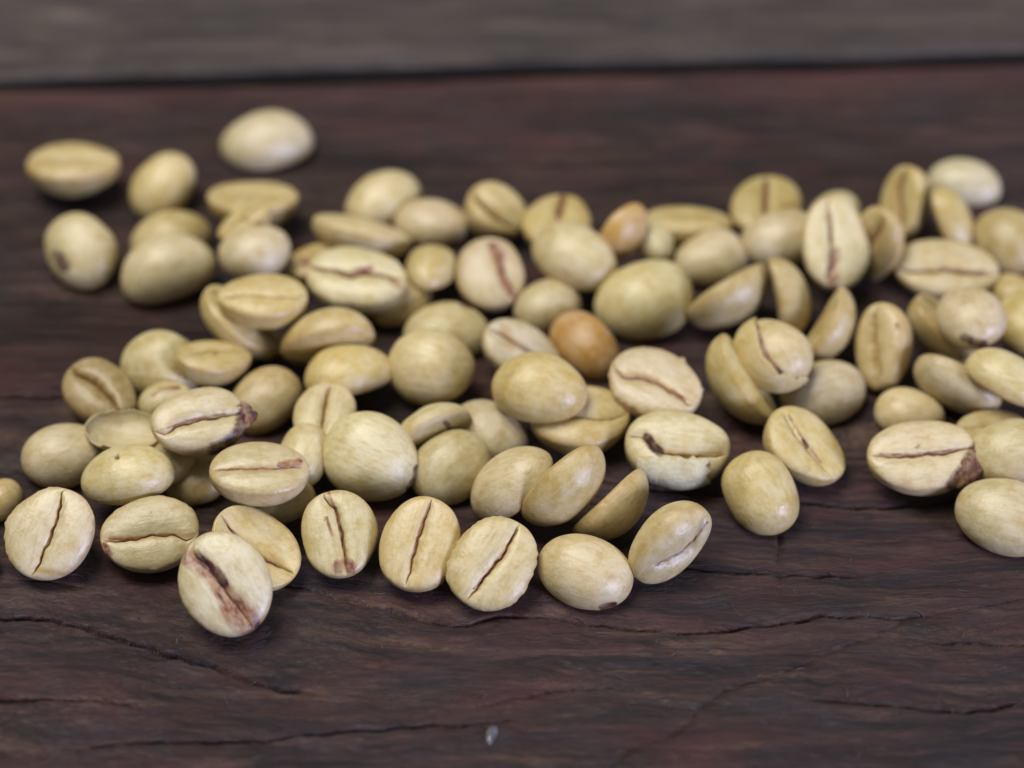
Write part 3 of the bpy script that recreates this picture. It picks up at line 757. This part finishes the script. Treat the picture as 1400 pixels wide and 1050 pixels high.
def place(key, box, th, al, ph, kw, seed):
    """size and seat a bean so that its outline fills the photo box and it rests on the table or on its neighbours"""
    x0, x1, y0, y1 = box
    uc, vc = (x0 + x1) / 2, (y0 + y1) / 2
    ratio = kw.get('r', 0.78)
    make = husk_shape if kw.get('husk') else bean_shape
    a = 4.9
    hi = (170, 100, 70) if (kw.get('shell') or kw.get('flap')) else (64, 48, 26)
    make = husk_shape if kw.get('husk') else (lambda s_, a_, b_, k_: bean_shape(s_, a_, b_, k_, *hi))
    pts, tri, tan, info = make(seed, a, a * ratio, kw)
    lpts, ltri, _, _ = (make(seed, a, a * ratio, kw) if kw.get('husk') else bean_shape(seed, a, a * ratio, kw, 16, 10, 10))
    Rw = AX @ pose(th, al, ph)
    W = pts @ Rw.T
    LW = lpts @ Rw.T
    k = 1.0
    u, v = uc, vc
    back = 0.0
    t = None

    def fit(back):
        nonlocal u, v, k
        for _ in range(7):
            d = ray(u, v)
            zmin = (W[:, 2] * k).min()
            tt = (-0.03 - zmin - CAM[2]) / d[2]       # rests on the table
            tt = tt - back / np.linalg.norm(d)
            C = CAM + d * tt
            uv, _ = project(C + W * k)
            bx0, by0 = uv.min(0); bx1, by1 = uv.max(0)
            u += uc - (bx0 + bx1) / 2
            if kw.get('top'):                       # only the upper part shows: match width and upper edge
                v += y0 - by0
                k *= (x1 - x0) / (bx1 - bx0)
            else:
                v += vc - (by0 + by1) / 2
                k *= math.sqrt(((x1 - x0) * (y1 - y0)) / ((bx1 - bx0) * (by1 - by0)))
            k = min(max(k, 0.62), 1.28)
        return C
    C = fit(0.0)
    near = [q for q in placed if np.linalg.norm(q[0] - C) < q[1] + 5.5 * k + 16]
    step = 0.25

    def behind(C, q):
        """does a bean already lying there cover this one where their outlines cross?"""
        full = BVHTree.FromPolygons([tuple(p) for p in C + LW * k], [tuple(t_) for t_ in ltri], all_triangles=True)
        n = bad = 0
        co = Vector(CAM)
        for p, dist in q[3]:
            dv = (p - co).normalized()
            h1 = full.ray_cast(co, dv)
            if h1[0] is None:
                continue
            n += 1
            bad += h1[3] > dist - 0.1
        return n >= 4 and bad > 0.2 * n

    while back < 15:
        tree = shrunk_tree(C + LW * k, C, ltri)
        hit = False
        for q in near:
            if np.linalg.norm(q[0] - C) < q[1] + 6.2 * k and (tree.overlap(q[2]) or behind(C, q)):
                hit = True
                break
        if not hit:
            break
        back += step
        d = ray(u, v); d = d / np.linalg.norm(d)
        C = C - d * step
    if back:
        C = fit(back)
    if kw.get('gl'):
        h0 = a * ratio * kw.get('h', .29) * 0.8
        xs_, qs_ = [], []
        for (gu, gv) in kw['gl']:
            dl = Rw.T @ ray(gu, gv)
            o_ = Rw.T @ (CAM - C)
            tt = (h0 * k - o_[2]) / dl[2]
            p_ = (o_ + dl * tt) / k
            xn = float(np.clip(p_[0] / a, -.97, .97))
            xs_.append(xn); qs_.append(float(np.clip(p_[1] / (a * ratio * math.sqrt(1 - xn * xn)), -.85, .85)))
        o_ = np.argsort(xs_)
        kw = dict(kw, qc=(np.array(xs_)[o_], np.array(qs_)[o_]))
        pts, tri, tan, info = make(seed, a, a * ratio, kw)
    LIFT[key] = (round(back, 2), round(k, 2), round(float((C[2] + (W[:, 2] * k).min())), 2))
    LP = C + LW * k
    ln_ = vert_normals(LP, ltri)
    if (ln_ * (LP - C)).sum() < 0:
        ln_ = -ln_
    fr = np.where(((CAM - LP) * ln_).sum(1) > 0)[0][::2]
    placed.append((C, 5.2 * k, shrunk_tree(LP, C, ltri), [(Vector(LP[f_]), float(np.linalg.norm(LP[f_] - CAM))) for f_ in fr]))
    return C, Rw, k, pts, tri, tan, info


def stain_values(P, N, tan, strokes):
    cv = np.zeros((len(P), 4), dtype=np.float32)
    cv[:, 2] = tan
    cv[:, 3] = 1
    if not strokes:
        return cv
    uv, _ = project(P)
    facing = ((CAM - P) * N).sum(1) > 0
    for ch, w, line in strokes:
        if ch == 0 and w <= 4:
            w = w * 0.6
        L = np.array(line, dtype=float)
        best = np.full(len(P), 1e9)
        for i in range(len(L) - 1):
            a, b = L[i], L[i + 1]
            d = b - a
            t = np.clip(((uv - a) @ d) / (d @ d + 1e-9), 0, 1)
            best = np.minimum(best, np.linalg.norm(uv - (a + t[:, None] * d), axis=1))
        val = np.clip(1.25 - best / w * 0.95, 0, 1) * facing
        cv[:, ch] = np.maximum(cv[:, ch], val)
    return cv


def vert_normals(P, tri):
    fn = np.cross(P[tri[:, 1]] - P[tri[:, 0]], P[tri[:, 2]] - P[tri[:, 0]])
    n = np.zeros_like(P)
    for i in range(3):
        np.add.at(n, tri[:, i], fn)
    return n / (np.linalg.norm(n, axis=1, keepdims=True) + 1e-12)


def set_stain(o, cv):
    at = o.data.attributes.new("stain", 'FLOAT_COLOR', 'POINT')
    at.data.foreach_set("color", cv.astype(np.float32).ravel())


rnd = random.Random(4)
OBJ = {}
for bi, (key, box, th, al, ph, label, kw) in enumerate(B):
    C, Rw, k, pts, tri, tan, info = place(key, box, th, al, ph, kw, 100 + bi * 7)
    P = C + (pts * k) @ Rw.T
    N = vert_normals(P, tri)
    is_husk = kw.get('husk')
    name = "parchment_husk" if is_husk else "coffee_bean"
    NL = N @ Rw
    groove_tri = None
    if info is not None and al < 105 and kw.get('g', .3) > 0:
        gm = (info[tri] > 0.25).all(1)
        if gm.sum() > 20:
            groove_tri, body_tri = tri[gm], tri[~gm]
    if groove_tri is None:
        o = mesh_obj(name, pts * k, tri, M_BEAN, loc=C, normals=NL)
    else:
        used = np.unique(body_tri); mp = -np.ones(len(pts), int); mp[used] = np.arange(len(used))
        o = mesh_obj(name, (pts * k)[used], mp[body_tri], M_BEAN, loc=C, normals=NL[used])
    o.rotation_euler = Matrix(Rw.tolist()).to_euler()
    c = np.array(COL[kw.get('c', 'y')])
    c = c * np.array(kw.get('tint', (1, 1, 1))) * rnd.uniform(.88, 1.06) * np.array([1, rnd.uniform(.96, 1.01), rnd.uniform(.88, 1.10)])
    o.color = (*c, 1)
    cv = stain_values(P, N, tan, kw.get('st'))
    if info is not None:
        nz = np.sin(pts[:, 0] * 2.1 + bi) * .5 + np.sin(pts[:, 0] * 5.3 + 2 * bi) * .5
        cv[:, 0] = np.maximum(cv[:, 0], info * np.clip(kw.get('gs', .8) + .3 * nz, 0, 1))
    if groove_tri is None:
        set_stain(o, cv)
    else:
        set_stain(o, cv[used])
        used_g = np.unique(groove_tri); mg = -np.ones(len(pts), int); mg[used_g] = np.arange(len(used_g))
        gr = mesh_obj("groove", (pts * k)[used_g], mg[groove_tri], M_BEAN, parent=o, normals=NL[used_g])
        gr.color = o.color
        set_stain(gr, cv[used_g])
    o["label"] = label
    o["category"] = "husk" if is_husk else "coffee bean"
    o["group"] = "coffee beans spilled across the table"
    if is_husk:
        del o["group"]
    OBJ[key] = (o, C, Rw, k, P, N, pts, tri, info)


def child_mesh(name, parent_key, world_pts, faces, mat, colour=None, stain=None, smooth=True):
    o, C, Rw, k = OBJ[parent_key][:4]
    loc = (np.asarray(world_pts) - C) @ Rw          # into the bean's own frame
    ch = mesh_obj(name, loc, faces, mat, parent=o, smooth=smooth)
    if colour is not None:
        ch.color = (*colour, 1)
    if stain is not None:
        set_stain(ch, stain)
    return ch


# torn skin tips: a crumpled patch of brown skin standing off the bean's end
def torn_tip(key, line, seed, half=1.0, out=0.55, name="torn_skin"):
    o, C, Rw, k, P, N, pts, tri, info = OBJ[key]
    r = np.random.RandomState(seed)
    uv, dep = project(P)
    vis = ((CAM - P) * N).sum(1) > 0
    L = np.array(line, float)
    m = 13
    t = np.linspace(0, len(L) - 1, m); i = np.minimum(t.astype(int), len(L) - 2)
    c2 = L[i] + (L[i + 1] - L[i]) * (t - i)[:, None]
    rows = []
    base_dir = None
    cen, _ = project(C[None])
    for j in range(m):
        dd = np.linalg.norm(uv - c2[j], axis=1) + (~vis) * 40
        b0 = np.argmin(dd)
        p, nrm = P[b0], N[b0]
        outw = (c2[j] - cen[0]); outw = outw / np.linalg.norm(outw)
        ow = outw[0] * RIGHT - outw[1] * UP
        ow = ow - nrm * (ow @ nrm) * .6
        ow /= np.linalg.norm(ow)
        w = math.sin(math.pi * (0.12 + 0.76 * j / (m - 1)))
        row = []
        for s_ in (-1.0, -.5, 0.0, .5, 1.0):
            crump = r.normal(0, .10)
            lift = 0.10 + out * max(0, s_) ** 1.5 * w * .6
            row.append(p + ow * half * s_ * w * (1 + r.normal(0, .14) * (abs(s_) == 1)) + nrm * (lift + crump * .5))
        rows.append(row)
    G = np.array(rows)
    nrm = N[np.argmin(np.linalg.norm(uv - c2[m // 2], axis=1) + (~vis) * 40)]
    Vt = np.concatenate([G.reshape(-1, 3), (G - nrm * .16).reshape(-1, 3)])
    idx = np.arange(m * 5).reshape(m, 5)
    A, Bq, Cq, D = idx[:-1, :-1].ravel(), idx[1:, :-1].ravel(), idx[1:, 1:].ravel(), idx[:-1, 1:].ravel()
    F = [np.stack([A, Bq, Cq, D], 1), np.stack([A, D, Cq, Bq], 1) + m * 5]
    ring = np.concatenate([idx[0, :], idx[1:, -1], idx[-1, -2::-1], idx[-2:0:-1, 0]])
    F.append(np.stack([ring, np.roll(ring, -1), np.roll(ring, -1) + m * 5, ring + m * 5], 1))
    ch = child_mesh(name, key, Vt, np.concatenate(F), M_TORN)
    ch["label"] = "torn dark reddish brown skin at the bean's tip"
    return ch


torn_tip('d58', [(1330, 612), (1338, 622), (1328, 642), (1306, 664)], 5, half=1.15, out=.7)
torn_tip('c70', [(328, 552), (337, 568), (334, 584)], 6, half=.8, out=.6)


# skin shells: a second, broken layer lying on a bean
def skin_patch(name, key, keep, lift, label, colour, seed):
    o, C, Rw, k, P, N, pts, tri, info = OBJ[key]
    r = np.random.RandomState(seed)
    uv, _ = project(P)
    vis = ((CAM - P) * N).sum(1) > -20
    sel = keep(uv, P, r) & vis
    tt = tri[sel[tri].all(1)]
    used = np.unique(tt)
    mp = -np.ones(len(P), int); mp[used] = np.arange(len(used))
    tt = mp[tt]
    nv = len(used)
    top = P[used] + N[used] * (lift + r.normal(0, .012, (nv, 1)))
    low = P[used] + N[used] * (lift - .22)
    e = np.concatenate([tt[:, [0, 1]], tt[:, [1, 2]], tt[:, [2, 0]]])
    key_ = np.sort(e, 1)
    _, inv, cnt = np.unique(key_, axis=0, return_inverse=True, return_counts=True)
    be = e[cnt[inv.ravel()] == 1]
    walls = np.concatenate([np.stack([be[:, 1], be[:, 0], be[:, 0] + nv], 1), np.stack([be[:, 1], be[:, 0] + nv, be[:, 1] + nv], 1)])
    F = np.concatenate([tt, tt[:, ::-1] + nv, walls])
    Vt = np.concatenate([top, low])
    st = np.zeros((len(Vt), 4)); st[:, 3] = 1
    ch = child_mesh(name, key, Vt, F, M_BEAN, colour, st)
    ch["label"] = label
    return ch


def keep_shell(uv, P, r):
    # the left and lower part of the bean stays covered; the break runs in a jagged arc
    edge = np.array([(1030, 436), (1036, 452), (1040, 472), (1048, 490), (1060, 504), (1074, 513), (1092, 516), (1108, 512)], float)
    x = uv[:, 0]
    ye = np.interp(x, edge[:, 0], edge[:, 1]) + 2.0 * np.sin(x * .32) + 1.0 * np.sin(x * .85)
    return (x < 1033 + 3 * np.sin(uv[:, 1] * .22)) | (uv[:, 1] > ye)


skin_patch("broken_shell", 'd52', keep_shell, 0.36, "cracked yellowish outer skin curling off the kernel", (0.60, 0.46, 0.19), 3)


def keep_flap(uv, P, r):
    x, y = uv[:, 0], uv[:, 1]
    top_e = 628 + 2.0 * np.sin(x * .35) + 10 * np.clip((x - 960) / 30, 0, 1)
    return (y > top_e) & (x > 872) & (x < 968 + 3 * np.sin(y * .5))


skin_patch("skin_flap", 'e85', keep_flap, 0.26, "loose pale flap of skin along the bean's lower side", (0.58, 0.54, 0.36), 4)

# ------------------------------------------------------------------ tiny grey drop of resin on the front of the plank
g0 = ground(672, 1004)
nu, nv_ = 20, 10
pts = []
rs = np.random.RandomState(2)
for i in range(nv_):
    f = (i / (nv_ - 1)) * math.pi / 2
    for j in range(nu):
        w_ = j / nu * 2 * math.pi
        wob = 1 + .10 * math.sin(2 * w_ + 1) + .05 * math.sin(3 * w_)
        pts.append((0.52 * wob * math.cos(f) * math.cos(w_) + .18 * math.sin(w_) * math.cos(f), 1.25 * wob * math.cos(f) * math.sin(w_), 0.42 * math.sin(f) - 0.10))
idx = np.arange(nu * nv_).reshape(nv_, nu)
F = np.stack([idx[:-1], np.roll(idx[:-1], -1, 1), np.roll(idx[1:], -1, 1), idx[1:]], -1).reshape(-1, 4)
drop = mesh_obj("resin_drop", pts, F, M_SPECK, loc=(g0[0], g0[1], 0))
drop["label"] = "tiny glossy grey drop stuck on the dark plank near the bottom edge"
drop["category"] = "resin drop"

# ------------------------------------------------------------------ lint and wood fibres lying on the plank
rs = np.random.RandomState(21)
LV, LF = [], []
for i in range(120):
    u_ = rs.uniform(-60, 1460) if i % 3 else rs.uniform(720, 1460)
    v_ = rs.uniform(800, 1100) if i % 4 else rs.uniform(560, 820)
    g0 = ground(u_, v_)
    ang = rs.normal(-0.9, 0.7)
    ln = rs.uniform(0.25, 0.9) if rs.rand() < .85 else rs.uniform(0.9, 1.7)
    w_ = rs.uniform(0.018, 0.045)
    cur = rs.normal(0, .5)
    base = len(LV)
    for j in range(5):
        f = j / 4 - .5
        px = ln * f; py = cur * ln * (f * f - .1)
        c_, s_ = math.cos(ang), math.sin(ang)
        for (ox, oz) in ((-w_, 0.0), (w_, 0.0), (0.0, w_ * 1.6)):
            LV.append((g0[0] + px * c_ - (py + ox) * s_, g0[1] + px * s_ + (py + ox) * c_, 0.07 + oz + .05 * abs(f)))
    for j in range(4):
        for k_ in range(3):
            a_ = base + j * 3 + k_; b_ = base + j * 3 + (k_ + 1) % 3
            LF.append((a_, a_ + 3, b_ + 3, b_))
lint = mesh_obj("lint", LV, LF, plain("pale_lint", (0.13, 0.11, 0.105, 1), 0.7))
lint["kind"] = "stuff"
lint["label"] = "fine pale lint and wood fibres on the dark plank"
lint["category"] = "lint"
